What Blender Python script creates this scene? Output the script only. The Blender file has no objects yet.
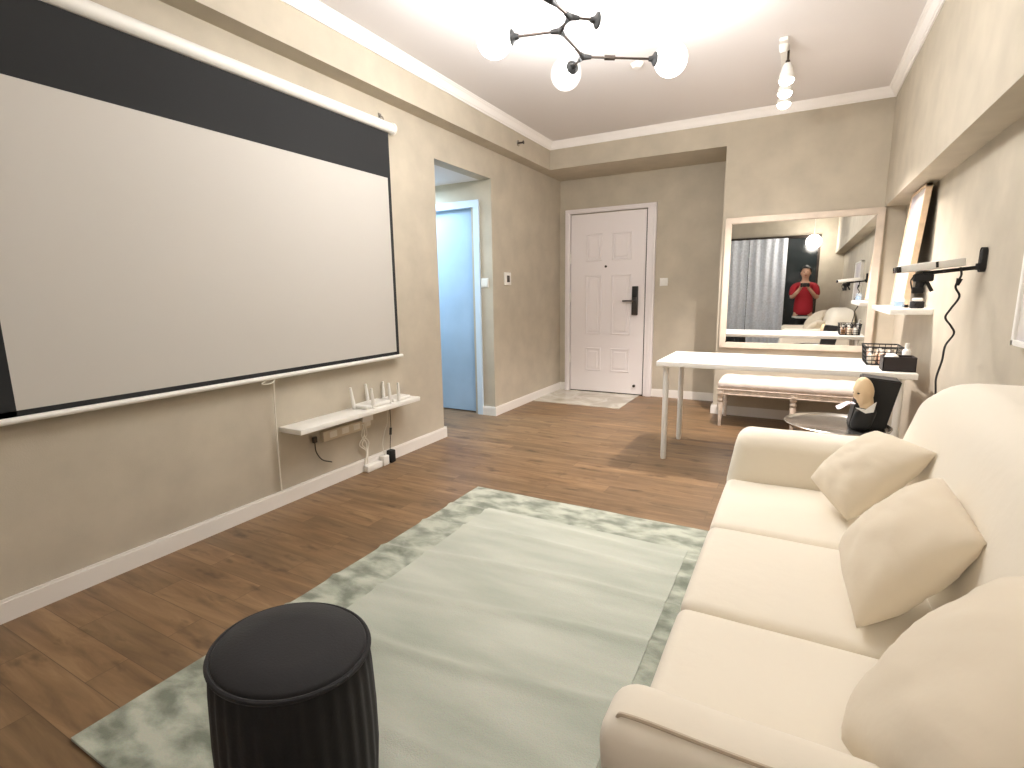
import bpy, bmesh, math, random
from mathutils import Vector, Matrix, Euler, noise
random.seed(7)
C = bpy.context.scene.collection
PI = math.pi

# ------------------------------------------------------------------ materials
def lin(c):
    return tuple(((v / 255) / 12.92 if v / 255 <= .04045 else ((v / 255 + .055) / 1.055) ** 2.4) for v in c) + (1,)

def mat(name, col, rough=.6, metal=0, spec=.5, bump=0, bscale=60, var=0, vscale=4, emit=None, estr=0, sheen=0):
    m = bpy.data.materials.new(name); m.use_nodes = True
    nt = m.node_tree; b = nt.nodes['Principled BSDF']
    b.inputs['Base Color'].default_value = lin(col)
    b.inputs['Roughness'].default_value = rough
    b.inputs['Metallic'].default_value = metal
    b.inputs['Specular IOR Level'].default_value = spec
    if sheen: b.inputs['Sheen Weight'].default_value = sheen
    tc = nt.nodes.new('ShaderNodeTexCoord')
    if var:
        n = nt.nodes.new('ShaderNodeTexNoise'); n.inputs['Scale'].default_value = vscale; n.inputs['Detail'].default_value = 5
        nt.links.new(tc.outputs['Object'], n.inputs['Vector'])
        r = nt.nodes.new('ShaderNodeValToRGB')
        r.color_ramp.elements[0].position = .3; r.color_ramp.elements[1].position = .7
        r.color_ramp.elements[0].color = lin([max(0, v * (1 - var)) for v in col])
        r.color_ramp.elements[1].color = lin([min(255, v * (1 + var)) for v in col])
        nt.links.new(n.outputs['Fac'], r.inputs['Fac']); nt.links.new(r.outputs['Color'], b.inputs['Base Color'])
    if bump:
        n = nt.nodes.new('ShaderNodeTexNoise'); n.inputs['Scale'].default_value = bscale; n.inputs['Detail'].default_value = 4
        nt.links.new(tc.outputs['Object'], n.inputs['Vector'])
        bp = nt.nodes.new('ShaderNodeBump'); bp.inputs['Strength'].default_value = bump; bp.inputs['Distance'].default_value = .01
        nt.links.new(n.outputs['Fac'], bp.inputs['Height']); nt.links.new(bp.outputs['Normal'], b.inputs['Normal'])
    if emit:
        b.inputs['Emission Color'].default_value = lin(emit); b.inputs['Emission Strength'].default_value = estr
    return m

M = {}
M['wall'] = mat('wall_paper', (186, 177, 160), .85, bump=.12, bscale=220, var=.035, vscale=5)
M['ceil'] = mat('ceiling_paint', (224, 220, 219), .9, bump=.05, bscale=120)
M['crown'] = mat('plaster_white', (244, 241, 238), .6)
M['base'] = mat('skirting_white', (232, 228, 222), .45)
M['white'] = mat('white_lacquer', (238, 236, 230), .35)
M['white_matte'] = mat('white_plastic', (232, 230, 224), .5)
M['door'] = mat('door_white', (232, 226, 226), .4)
M['bluedoor'] = mat('blue_door', (160, 186, 212), .5, var=.03, vscale=3)
M['bluetrim'] = mat('blue_trim', (205, 222, 238), .5)
M['black'] = mat('black_plastic', (16, 16, 16), .6)
M['dark'] = mat('dark_metal', (70, 62, 56), .35, metal=.8)
M['lockm'] = mat('lock_metal', (80, 76, 74), .35, metal=.7)
M['steel'] = mat('steel', (190, 188, 184), .25, metal=1)
M['scrblack'] = mat('screen_black', (32, 33, 34), .9)
M['scrwhite'] = mat('screen_white', (192, 188, 181), .9)
M['sofa'] = mat('cream_fabric', (236, 228, 212), .92, bump=.22, bscale=14, sheen=.2)
M['sofa2'] = mat('cream_fabric_shade', (226, 212, 190), .92, bump=.2, bscale=10, sheen=.2)
M['pillow'] = mat('cream_cushion', (226, 214, 193), .92, bump=.25, bscale=12, sheen=.2)
M['seam'] = mat('seam', (200, 186, 165), .9)
M['velvet'] = mat('black_velvet', (16, 15, 17), .85, bump=.1, bscale=200, sheen=.06)
M['velvet_top'] = mat('black_velvet_top', (20, 19, 22), .85, bump=.1, bscale=200, sheen=.08)
M['bench_fab'] = mat('bench_fabric', (212, 198, 188), .9, bump=.15, bscale=60, var=.04, vscale=12)
M['bench_wood'] = mat('bench_wood', (206, 190, 174), .55, var=.09, vscale=25)
M['frame'] = mat('frame_wood', (208, 194, 178), .5, var=.04, vscale=9)
M['oak'] = mat('oak_frame', (212, 186, 156), .5, var=.06, vscale=20)
M['tray'] = mat('tray_metal', (186, 184, 180), .22, metal=1, var=.08, vscale=8)
M['skin'] = mat('skin', (214, 170, 144), .55)
M['bust'] = mat('bust_skin', (222, 196, 158), .5)
M['red'] = mat('red_cloth', (168, 28, 42), .8)
M['cloth_black'] = mat('black_cloth', (18, 18, 20), .85)
M['hair'] = mat('hair', (20, 17, 16), .6)
M['tissue'] = mat('tissue', (240, 228, 236), .8)
M['cable_w'] = mat('cable_white', (225, 220, 208), .5)
M['strip'] = mat('strip_beige', (205, 194, 172), .5)
M['cream'] = mat('bottle_cream', (238, 222, 200), .35)
M['rose'] = mat('bottle_rose', (226, 190, 170), .35)
M['amber'] = mat('bottle_amber', (176, 130, 90), .3)
M['brown_box'] = mat('dark_box', (38, 30, 30), .5)
M['curtain'] = mat('curtain', (222, 228, 236), .85, var=.06, vscale=30)
M['night'] = mat('night_glass', (30, 38, 40), .15)
M['display'] = mat('display', (52, 44, 40), .2)
M['lens'] = mat('lens', (12, 12, 16), .08)
M['bulb'] = mat('bulb', (255, 250, 240), .5, emit=(255, 248, 240), estr=30)
M['spotface'] = mat('spot_face', (255, 255, 250), .5, emit=(255, 246, 236), estr=25)
M['globe_rear'] = mat('globe_rear', (255, 255, 255), .5, emit=(255, 247, 236), estr=30)

def glass_mat(name, emis, strength, glossy=.12):
    m = bpy.data.materials.new(name); m.use_nodes = True; nt = m.node_tree; nt.nodes.clear()
    o = nt.nodes.new('ShaderNodeOutputMaterial'); t = nt.nodes.new('ShaderNodeBsdfTransparent')
    g = nt.nodes.new('ShaderNodeBsdfGlossy'); g.inputs['Roughness'].default_value = .05
    e = nt.nodes.new('ShaderNodeEmission'); e.inputs['Color'].default_value = lin(emis); e.inputs['Strength'].default_value = strength
    lw = nt.nodes.new('ShaderNodeLayerWeight'); lw.inputs['Blend'].default_value = .25
    mx = nt.nodes.new('ShaderNodeMixShader'); ad = nt.nodes.new('ShaderNodeAddShader')
    mu = nt.nodes.new('ShaderNodeMath'); mu.operation = 'MULTIPLY_ADD'; mu.inputs[1].default_value = .5; mu.inputs[2].default_value = glossy * .4
    nt.links.new(lw.outputs['Fresnel'], mu.inputs[0]); nt.links.new(mu.outputs[0], mx.inputs[0])
    nt.links.new(t.outputs[0], mx.inputs[1]); nt.links.new(g.outputs[0], mx.inputs[2])
    nt.links.new(mx.outputs[0], ad.inputs[0]); nt.links.new(e.outputs[0], ad.inputs[1]); nt.links.new(ad.outputs[0], o.inputs[0])
    return m
M['globe'] = glass_mat('glowing_globe_glass', (255, 250, 242), 1.3)
M['globe_clear'] = glass_mat('clear_globe_glass', (255, 248, 240), .22)
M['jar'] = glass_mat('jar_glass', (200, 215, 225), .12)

def mirror_mat():
    m = bpy.data.materials.new('mirror_glass'); m.use_nodes = True
    b = m.node_tree.nodes['Principled BSDF']
    b.inputs['Base Color'].default_value = (.86, .87, .87, 1); b.inputs['Metallic'].default_value = 1; b.inputs['Roughness'].default_value = .01
    return m
M['mirror'] = mirror_mat()

def floor_mat():
    m = bpy.data.materials.new('wood_floor'); m.use_nodes = True; nt = m.node_tree; L = nt.links.new
    b = nt.nodes['Principled BSDF']; tc = nt.nodes.new('ShaderNodeTexCoord')
    br = nt.nodes.new('ShaderNodeTexBrick'); br.offset = .37; br.squash = 1
    br.inputs['Color1'].default_value = (0, 0, 0, 1); br.inputs['Color2'].default_value = (1, 1, 1, 1); br.inputs['Mortar'].default_value = (.5, .5, .5, 1)
    br.inputs['Scale'].default_value = 1; br.inputs['Mortar Size'].default_value = .0012; br.inputs['Mortar Smooth'].default_value = .2
    br.inputs['Brick Width'].default_value = .95; br.inputs['Row Height'].default_value = .125
    L(tc.outputs['Object'], br.inputs['Vector'])
    ad = nt.nodes.new('ShaderNodeVectorMath'); ad.operation = 'MULTIPLY_ADD'
    ad.inputs[1].default_value = (7, 3, 5)
    mp = nt.nodes.new('ShaderNodeMapping'); mp.inputs['Scale'].default_value = (1.6, 13, 1)
    L(tc.outputs['Object'], mp.inputs['Vector']); L(br.outputs['Color'], ad.inputs[0]); L(mp.outputs['Vector'], ad.inputs[2])
    n = nt.nodes.new('ShaderNodeTexNoise'); n.inputs['Scale'].default_value = 1.3; n.inputs['Detail'].default_value = 7; n.inputs['Roughness'].default_value = .62
    n.inputs['Distortion'].default_value = .6
    L(ad.outputs[0], n.inputs['Vector'])
    r = nt.nodes.new('ShaderNodeValToRGB'); e = r.color_ramp.elements
    e[0].position = .22; e[0].color = lin((82, 65, 47)); e[1].position = .78; e[1].color = lin((150, 124, 93))
    x = r.color_ramp.elements.new(.38); x.color = lin((108, 85, 61)); x = r.color_ramp.elements.new(.55); x.color = lin((127, 102, 74))
    L(n.outputs['Fac'], r.inputs['Fac'])
    # plank to plank tone
    hs = nt.nodes.new('ShaderNodeMix'); hs.data_type = 'RGBA'; hs.blend_type = 'MULTIPLY'; hs.inputs['Factor'].default_value = 1
    r2 = nt.nodes.new('ShaderNodeValToRGB'); r2.color_ramp.elements[0].color = (.86, .86, .86, 1); r2.color_ramp.elements[1].color = (1.12, 1.08, 1.05, 1)
    L(br.outputs['Color'], r2.inputs['Fac']); L(r.outputs['Color'], hs.inputs[6]); L(r2.outputs['Color'], hs.inputs[7])
    # knots
    mp2 = nt.nodes.new('ShaderNodeMapping'); mp2.inputs['Scale'].default_value = (3.2, 9, 1); L(tc.outputs['Object'], mp2.inputs['Vector'])
    n2 = nt.nodes.new('ShaderNodeTexNoise'); n2.inputs['Scale'].default_value = 1.5; n2.inputs['Detail'].default_value = 3; L(mp2.outputs['Vector'], n2.inputs['Vector'])
    r3 = nt.nodes.new('ShaderNodeValToRGB'); r3.color_ramp.elements[0].position = .29; r3.color_ramp.elements[0].color = (.42, .40, .40, 1)
    r3.color_ramp.elements[1].position = .40; r3.color_ramp.elements[1].color = (1, 1, 1, 1)
    L(n2.outputs['Fac'], r3.inputs['Fac'])
    m2 = nt.nodes.new('ShaderNodeMix'); m2.data_type = 'RGBA'; m2.blend_type = 'MULTIPLY'; m2.inputs['Factor'].default_value = .8
    L(hs.outputs[2], m2.inputs[6]); L(r3.outputs['Color'], m2.inputs[7])
    m3 = nt.nodes.new('ShaderNodeMix'); m3.data_type = 'RGBA'; m3.blend_type = 'MIX'; L(br.outputs['Fac'], m3.inputs[0])
    L(m2.outputs[2], m3.inputs[6]); m3.inputs[7].default_value = lin((92, 71, 52))
    L(m3.outputs[2], b.inputs['Base Color'])
    b.inputs['Roughness'].default_value = .42; b.inputs['Specular IOR Level'].default_value = .4
    bp = nt.nodes.new('ShaderNodeBump'); bp.inputs['Strength'].default_value = .12; bp.inputs['Distance'].default_value = .004
    L(n.outputs['Fac'], bp.inputs['Height']); L(bp.outputs['Normal'], b.inputs['Normal'])
    return m
M['floor'] = floor_mat()

def tile_mat():
    m = bpy.data.materials.new('entry_tile'); m.use_nodes = True; nt = m.node_tree; L = nt.links.new
    b = nt.nodes['Principled BSDF']; tc = nt.nodes.new('ShaderNodeTexCoord')
    n = nt.nodes.new('ShaderNodeTexNoise'); n.inputs['Scale'].default_value = 3; n.inputs['Detail'].default_value = 8; n.inputs['Distortion'].default_value = 2
    L(tc.outputs['Object'], n.inputs['Vector'])
    r = nt.nodes.new('ShaderNodeValToRGB'); r.color_ramp.elements[0].color = lin((176, 170, 156)); r.color_ramp.elements[1].color = lin((206, 201, 188))
    r.color_ramp.elements[0].position = .35; r.color_ramp.elements[1].position = .6
    L(n.outputs['Fac'], r.inputs['Fac']); L(r.outputs['Color'], b.inputs['Base Color']); b.inputs['Roughness'].default_value = .18
    return m
M['tile'] = tile_mat()

def rug_mat(border):
    m = bpy.data.materials.new('rug_border' if border else 'rug_field'); m.use_nodes = True; nt = m.node_tree; L = nt.links.new
    b = nt.nodes['Principled BSDF']; tc = nt.nodes.new('ShaderNodeTexCoord')
    mp = nt.nodes.new('ShaderNodeMapping'); mp.inputs['Scale'].default_value = (3.2, 5.5, 1) if border else (.8, 3.2, 1)
    L(tc.outputs['Object'], mp.inputs['Vector'])
    n = nt.nodes.new('ShaderNodeTexNoise'); n.inputs['Scale'].default_value = 2.4 if border else 1.6; n.inputs['Detail'].default_value = 6
    n.inputs['Distortion'].default_value = .2; L(mp.outputs['Vector'], n.inputs['Vector'])
    r = nt.nodes.new('ShaderNodeValToRGB'); e = r.color_ramp.elements
    if border:
        e[0].position = .36; e[0].color = lin((112, 120, 104)); e[1].position = .62; e[1].color = lin((178, 183, 166))
    else:
        e[0].position = .32; e[0].color = lin((158, 165, 150)); e[1].position = .66; e[1].color = lin((190, 194, 180))
    L(n.outputs['Fac'], r.inputs['Fac'])
    f = nt.nodes.new('ShaderNodeTexNoise'); f.inputs['Scale'].default_value = 260; f.inputs['Detail'].default_value = 2; L(tc.outputs['Object'], f.inputs['Vector'])
    mm = nt.nodes.new('ShaderNodeMix'); mm.data_type = 'RGBA'; mm.blend_type = 'OVERLAY'; mm.inputs['Factor'].default_value = .18
    L(r.outputs['Color'], mm.inputs[6]); L(f.outputs['Color'], mm.inputs[7])
    hs = nt.nodes.new('ShaderNodeHueSaturation'); hs.inputs['Saturation'].default_value = .9; L(mm.outputs[2], hs.inputs['Color'])
    L(hs.outputs['Color'], b.inputs['Base Color']); b.inputs['Roughness'].default_value = .95; b.inputs['Sheen Weight'].default_value = .3
    bp = nt.nodes.new('ShaderNodeBump'); bp.inputs['Strength'].default_value = .35; bp.inputs['Distance'].default_value = .004
    L(f.outputs['Fac'], bp.inputs['Height']); L(bp.outputs['Normal'], b.inputs['Normal'])
    return m
M['rug_b'] = rug_mat(True); M['rug_f'] = rug_mat(False)

def art_mat():
    m = bpy.data.materials.new('pale_print'); m.use_nodes = True; nt = m.node_tree; L = nt.links.new
    b = nt.nodes['Principled BSDF']; tc = nt.nodes.new('ShaderNodeTexCoord')
    n = nt.nodes.new('ShaderNodeTexNoise'); n.inputs['Scale'].default_value = 2.6; n.inputs['Detail'].default_value = 3; L(tc.outputs['Object'], n.inputs['Vector'])
    r = nt.nodes.new('ShaderNodeValToRGB'); e = r.color_ramp.elements
    e[0].position = .4; e[0].color = lin((186, 179, 184)); e[1].position = .52; e[1].color = lin((214, 208, 202))
    L(n.outputs['Fac'], r.inputs['Fac']); L(r.outputs['Color'], b.inputs['Base Color']); b.inputs['Roughness'].default_value = .5
    return m
M['art'] = art_mat()

# ------------------------------------------------------------------ mesh helpers (world coordinates)
off = {}
def bm_(): return bmesh.new()
def link(o): C.objects.link(o)
def obj(name, bm, m, parent=None, smooth=True, angle=40, base=None):
    bmesh.ops.recalc_face_normals(bm, faces=bm.faces)
    me = bpy.data.meshes.new(name)
    if parent is not None: o0 = off[parent.name]
    elif base is not None: o0 = Vector(base)
    else:
        xs = [v.co.x for v in bm.verts]; ys = [v.co.y for v in bm.verts]; zs = [v.co.z for v in bm.verts]
        o0 = Vector(((min(xs) + max(xs)) / 2, (min(ys) + max(ys)) / 2, min(zs)))
    for v in bm.verts: v.co -= o0
    bm.to_mesh(me); bm.free()
    if smooth:
        for p in me.polygons: p.use_smooth = True
        try: me.set_sharp_from_angle(angle=math.radians(angle))
        except Exception: pass
    ms = m if isinstance(m, (list, tuple)) else [m]
    for k in ms: me.materials.append(M[k])
    o = bpy.data.objects.new(name, me); link(o)
    if parent is not None: o.parent = parent
    else: o.location = o0
    off[o.name] = o0
    return o
def struct(name, bm, m, parent=None, **k):
    k.setdefault('base', (0, 0, 0)) if parent is None else None
    o = obj(name, bm, m, parent, **k)
    if parent is None: o['kind'] = 'structure'
    return o
def tag(o, label, cat, group=None, kind=None):
    o['label'] = label; o['category'] = cat
    if group: o['group'] = group
    if kind: o['kind'] = kind
    return o
def thing(name, label, cat, loc, group=None):
    o = bpy.data.objects.new(name, None); link(o); o.location = loc; o.empty_display_size = .1
    off[o.name] = Vector(loc); return tag(o, label, cat, group)

def box(bm, x0, x1, y0, y1, z0, z1, bev=0, seg=2, mi=0):
    t = bmesh.new(); bmesh.ops.create_cube(t, size=1)
    for v in t.verts:
        v.co = Vector(((x0 + x1) / 2 + v.co.x * (x1 - x0), (y0 + y1) / 2 + v.co.y * (y1 - y0), (z0 + z1) / 2 + v.co.z * (z1 - z0)))
    if bev: bmesh.ops.bevel(t, geom=t.edges[:] + t.verts[:], offset=bev, segments=seg, profile=.5, affect='EDGES')
    merge(bm, t, mi); return bm
def merge(bm, t, mi=0, mx=None):
    if mx is not None: bmesh.ops.transform(t, matrix=mx, verts=t.verts)
    for f in t.faces: f.material_index = mi
    me = bpy.data.meshes.new('tmp'); t.to_mesh(me); t.free()
    n = len(bm.faces); bm.from_mesh(me); bpy.data.meshes.remove(me)
    bm.faces.ensure_lookup_table()
    for f in bm.faces[n:]: f.material_index = mi
def tube(bm, pts, r, seg=10, r2=None, cap=True, mi=0):
    pts = [Vector(p) for p in pts]; rings = []; up = None
    for i, p in enumerate(pts):
        d = (pts[min(i + 1, len(pts) - 1)] - pts[max(i - 1, 0)]).normalized()
        if up is None: up = Vector((0, 0, 1)) if abs(d.z) < .9 else Vector((1, 0, 0))
        a = d.cross(up).normalized(); b = d.cross(a).normalized(); up = -b if False else a.cross(d).normalized()
        rr = r if r2 is None else r + (r2 - r) * i / (len(pts) - 1)
        if isinstance(r, list): rr = r[i]
        rings.append([bm.verts.new(p + (a * math.cos(2 * PI * k / seg) + up * math.sin(2 * PI * k / seg)) * rr) for k in range(seg)])
    for A, B in zip(rings, rings[1:]):
        for k in range(seg):
            f = bm.faces.new((A[k], A[(k + 1) % seg], B[(k + 1) % seg], B[k])); f.material_index = mi
    if cap:
        f = bm.faces.new(rings[0]); f.material_index = mi; f = bm.faces.new(rings[-1][::-1]); f.material_index = mi
    return bm
def lathe(bm, prof, c=(0, 0, 0), seg=32, flute=0, nfl=0, mx=None, mi=0):
    t = bmesh.new(); rings = []
    for r, z in prof:
        if r <= 1e-6: rings.append([t.verts.new((0, 0, z))]); continue
        ring = []
        for k in range(seg):
            a = 2 * PI * k / seg; rr = r * (1 + (flute * math.cos(a * nfl) if flute else 0))
            ring.append(t.verts.new((rr * math.cos(a), rr * math.sin(a), z)))
        rings.append(ring)
    for A, B in zip(rings, rings[1:]):
        for k in range(seg):
            k2 = (k + 1) % seg
            if len(A) == 1 and len(B) == 1: continue
            if len(A) == 1: t.faces.new((A[0], B[k], B[k2]))
            elif len(B) == 1: t.faces.new((A[k], A[k2], B[0]))
            else: t.faces.new((A[k], A[k2], B[k2], B[k]))
    m = Matrix.Translation(c) @ (mx if mx is not None else Matrix())
    merge(bm, t, mi, m); return bm
def ball(bm, c, r, sc=(1, 1, 1), seg=24, mi=0):
    t = bmesh.new(); bmesh.ops.create_uvsphere(t, u_segments=seg, v_segments=seg // 2, radius=r)
    merge(bm, t, mi, Matrix.Translation(c) @ Matrix.Diagonal((*sc, 1))); return bm
def aim(d):                       # rotation taking +z onto d
    return Vector((0, 0, 1)).rotation_difference(Vector(d).normalized()).to_matrix().to_4x4()
def smooth_path(pts, n=8):
    P = [Vector(p) for p in pts]; out = []
    for i in range(len(P) - 1):
        p0, p1, p2, p3 = P[max(i - 1, 0)], P[i], P[i + 1], P[min(i + 2, len(P) - 1)]
        for k in range(n):
            t = k / n
            out.append(.5 * ((2 * p1) + (-p0 + p2) * t + (2 * p0 - 5 * p1 + 4 * p2 - p3) * t * t + (-p0 + 3 * p1 - 3 * p2 + p3) * t ** 3))
    out.append(P[-1]); return out
def poly_prism(bm, pts, y0, y1, axis='y', mi=0):
    def P(a, b, t):
        return {'y': (a, t, b), 'x': (t, a, b), 'z': (a, b, t)}[axis]
    A = [bm.verts.new(P(a, b, y0)) for a, b in pts]; B = [bm.verts.new(P(a, b, y1)) for a, b in pts]
    n = len(pts)
    for k in range(n):
        f = bm.faces.new((A[k], A[(k + 1) % n], B[(k + 1) % n], B[k])); f.material_index = mi
    bm.faces.new(A).material_index = mi; bm.faces.new(B[::-1]).material_index = mi
    return bm

# ------------------------------------------------------------------ room numbers
XL, BL, XR, BR = -2.558, -2.422, .72, .572
YD, YM, XS = 5.947, 5.344, -.662
ZB, ZC, ZT, ZR = 2.486, 2.683, 2.752, 1.85
YR = -1.25                 # rear wall
J0, J1, JZ = 3.47, 4.33, 2.237
T = .12

# floor, ceiling
struct('floor', box(bm_(), -4.3, XR + T, YR - T, YD + T, -.1, 0), 'floor', smooth=False)
struct('ceiling', box(bm_(), XL - T, XR + T, YR - T, YD + T, ZT, ZT + .1), 'ceil', smooth=False)
b = bm_(); box(b, XL + .001, -1.545, 5.13, YD - .001, -.002, .004)
struct('trim_1', b, 'tile', smooth=False)

# left wall with the passage opening, and beams
b = bm_(); box(b, XL - T, XL, YR, J0, 0, ZT); box(b, XL - T, XL, J0, J1, JZ, ZT); box(b, XL - T, XL, J1 + .12, YD + T, 0, ZT)
box(b, -4.3, XL, J1, J1 + .12, 2.05, ZT); box(b, -2.785 + .001, XL, J1, J1 + .12, 0, 2.05); box(b, -4.3, -3.62, J1, J1 + .12, 0, 2.05)
box(b, XL, BL, YR, YD, ZB, ZT)
struct('wall_left', b, 'wall', smooth=False)
b = bm_(); box(b, -4.3, XL - T, J0 - .12, J0, 0, ZT); box(b, -4.42, -4.3, J0 - .12, J1 + .12, 0, ZT)
struct('wall_passage', b, 'wall', smooth=False)
struct('ceiling_passage', box(bm_(), -4.3, XL - T, J0, J1, JZ, JZ + .1), 'ceil', smooth=False)
# far wall with the beam, wall block that carries the mirror
b = bm_(); box(b, XL - T, XS, YD, YD + T, 0, ZT); box(b, BL, XS, YM, YD, ZB, ZT)
struct('wall_far', b, 'wall', smooth=False)
struct('wall_mirror', box(bm_(), XS, XR + T, YM, YD + T, 0, ZT), 'wall', smooth=False)
b = bm_(); box(b, XR, XR + T, YR, YM, 0, ZT); box(b, BR, XR, YR, YM, ZR, ZT)
struct('wall_right', b, 'wall', smooth=False)
WX0, WX1, WZ = -1.75, .32, 2.23
b = bm_(); box(b, XL, WX0, YR - T, YR, 0, ZT); box(b, WX1, XR, YR - T, YR, 0, ZT); box(b, WX0, WX1, YR - T, YR, WZ, ZT)
struct('wall_rear', b, 'wall', smooth=False)
b = bm_(); box(b, WX0, WX1, YR - T, YR - T + .02, 0, WZ)
w = struct('window_1', b, 'night', smooth=False)
b = bm_()
for x in (WX0, (WX0 + WX1) / 2 - .02, WX1 - .04): box(b, x, x + .04, YR - T + .02, YR - T + .06, 0, WZ)
box(b, WX0, WX1, YR - T + .02, YR - T + .06, 0, .05); box(b, WX0, WX1, YR - T + .02, YR - T + .06, WZ - .05, WZ)
struct('window_frame', b, 'dark', w, smooth=False)

# crown moulding: profile (distance from wall, z)
prof = [(0, ZC), (.010, ZC), (.012, ZC + .010), (.02, ZC + .014), (.028, ZC + .032), (.042, ZC + .050), (.050, ZC + .054), (.052, ZC + .060), (.060, ZC + .062), (.060, ZT), (0, ZT)]
def crown(name, path, closed):
    bm = bm_(); n = len(path); rings = []
    for i in range(n):
        p = Vector(path[i]); a = Vector(path[i - 1]); c = Vector(path[(i + 1) % n])
        n1 = (p - a).normalized(); n2 = (c - p).normalized()
        m1 = Vector((-n1.y, n1.x)); m2 = Vector((-n2.y, n2.x))
        mm = (m1 + m2); mm = mm / (mm.length_squared / 2) 
        rings.append([bm.verts.new((p.x + mm.x * d, p.y + mm.y * d, z)) for d, z in prof])
    for i in range(n):
        A, B = rings[i], rings[(i + 1) % n]
        for k in range(len(prof)): bm.faces.new((A[k], A[(k + 1) % len(prof)], B[(k + 1) % len(prof)], B[k]))
    return struct(name, bm, 'crown', angle=25)
crown('trim_2', [(BL, YR), (BR, YR), (BR, YM), (BL, YM)], True)

# baseboards
def skirting(name, segs):
    b = bm_()
    for x0, x1, y0, y1 in segs: box(b, x0, x1, y0, y1, 0, .078, 0); box(b, x0 + (.004 if x1 - x0 < .05 else 0), x1 - (.004 if x1 - x0 < .05 else 0), y0 + (.004 if y1 - y0 < .05 else 0), y1 - (.004 if y1 - y0 < .05 else 0), .078, .088)
    return struct(name, b, 'base', smooth=False)
BT = .018
skirting('baseboard_left', [(XL, XL + BT, YR, J0 + BT), (XL, XL + BT, J1 - BT, YD), (XL - T, XL, J0, J0 + BT), (-2.69, XL, J1 - BT, J1)])
skirting('baseboard_far', [(XL + BT, -2.475, YD - BT, YD), (-1.41, XS, YD - BT, YD)])
skirting('baseboard_mirror', [(XS, XR, YM - BT, YM), (XS - BT, XS, YM - BT, YD)])
skirting('baseboard_right', [(XR - BT, XR, YR, YM - BT)])

# ------------------------------------------------------------------ doors
def panel_relief(b, x0, x1, z0, z1, y):        # raised moulding ring + panel
    w = .018
    for a in ((x0, x1, z0, z0 + w), (x0, x1, z1 - w, z1), (x0, x0 + w, z0, z1), (x1 - w, x1, z0, z1)):
        box(b, a[0], a[1], y - .008, y + .002, a[2], a[3], .004, 1)
    box(b, x0 + .04, x1 - .04, y - .007, y + .002, z0 + .04, z1 - .04, .005, 1)
FX0, FX1, FZ = -2.475, -1.41, 2.145
LX0, LX1, LZ = -2.405, -1.515, 2.085
b = bm_(); yf = YD - .035
box(b, LX0, LX1, yf, YD - .002, .012, LZ, .004, 1)
cx = (LX0 + LX1) / 2
for (a, c) in ((LX0 + .19, cx - .06), (cx + .06, LX1 - .16)):
    panel_relief(b, a, c, 1.55, 1.86, yf); panel_relief(b, a, c, .70, 1.39, yf); panel_relief(b, a, c, .26, .54, yf)
d1 = struct('door_1', b, 'door', angle=30, base=(LX0, yf, 0))
b = bm_()
zf = LZ + .012; box(b, FX0, LX0 - .008, YD - .05, YD + .001, 0, zf, .003, 1); box(b, LX1 + .013, FX1, YD - .05, YD + .001, 0, zf, .003, 1); box(b, FX0, FX1, YD - .05, YD + .001, zf, FZ, .003, 1)
box(b, FX0 + .02, LX0 - .022, YD - .058, YD - .04, 0, LZ + .024, .003, 1); box(b, LX1 + .045, FX1 - .022, YD - .058, YD - .04, 0, LZ + .024, .003, 1); box(b, FX0 + .02, FX1 - .022, YD - .058, YD - .04, LZ + .025, FZ - .018, .003, 1)
struct('door_frame', b, 'door', d1, angle=30)
b = bm_(); box(b, LX1 + .001, LX1 + .012, YD - .03, YD - .001, .0, LZ + .01); box(b, LX0, LX1, YD - .03, YD - .001, .0, .011)
struct('door_gap_shade', b, 'black', d1, smooth=False)  # solid black strips stand in for the shade beside and under the leaf
b = bm_(); box(b, -1.655, -1.585, yf - .026, yf, .93, 1.255, .008, 2, 0)
box(b, -1.65, -1.59, yf - .032, yf - .02, 1.13, 1.25, .006, 2, 1)
struct('door_lock', b, ['lockm', 'black'], d1)
b = bm_(); tube(b, [(-1.62, yf - .02, 1.09), (-1.62, yf - .06, 1.09)], .012); tube(b, [(-1.615, yf - .06, 1.09), (-1.75, yf - .062, 1.092)], .010)
struct('door_handle', b, 'lockm', d1)
b = bm_(); tube(b, [(-1.972, yf - .008, 1.485), (-1.972, yf + .001, 1.485)], .014, 16); struct('peephole', b, 'dark', d1)
b = bm_(); tube(b, [(-1.607, yf - .02, .11), (-1.607, yf + .001, .11)], .016, 16); struct('door_stop', b, 'dark', d1)
b = bm_()
for z in (.35, 1.08, 1.53): tube(b, [(LX0 - .004, yf - .01, z), (LX0 - .004, yf - .01, z + .11)], .009)
struct('hinge', b, 'white_matte', d1)

# blue door in the passage
bx0, bx1 = -3.6, -2.78
b = bm_(); yb = J1 + .045
box(b, bx0, bx1 - .03, yb, yb + .04, .01, 2.0, .003, 1)
d2 = struct('door_2', b, 'bluedoor', angle=30, base=(bx0, yb, 0))
b = bm_()
box(b, -2.75, -2.69, J1 - .02, J1 + .001, 0, 2.0); box(b, bx0 - .06, -2.69, J1 - .02, J1 + .001, 2.0, 2.065); box(b, bx0 - .06, bx0, J1 - .02, J1 + .001, 0, 2.0)
box(b, -2.784, -2.75, J1 + .001, J1 + .1, 0, 2.0); box(b, bx0, -2.75, J1 + .001, J1 + .1, 2.0, 2.05)
struct('door_frame', b, 'bluetrim', d2, angle=30)

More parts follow.
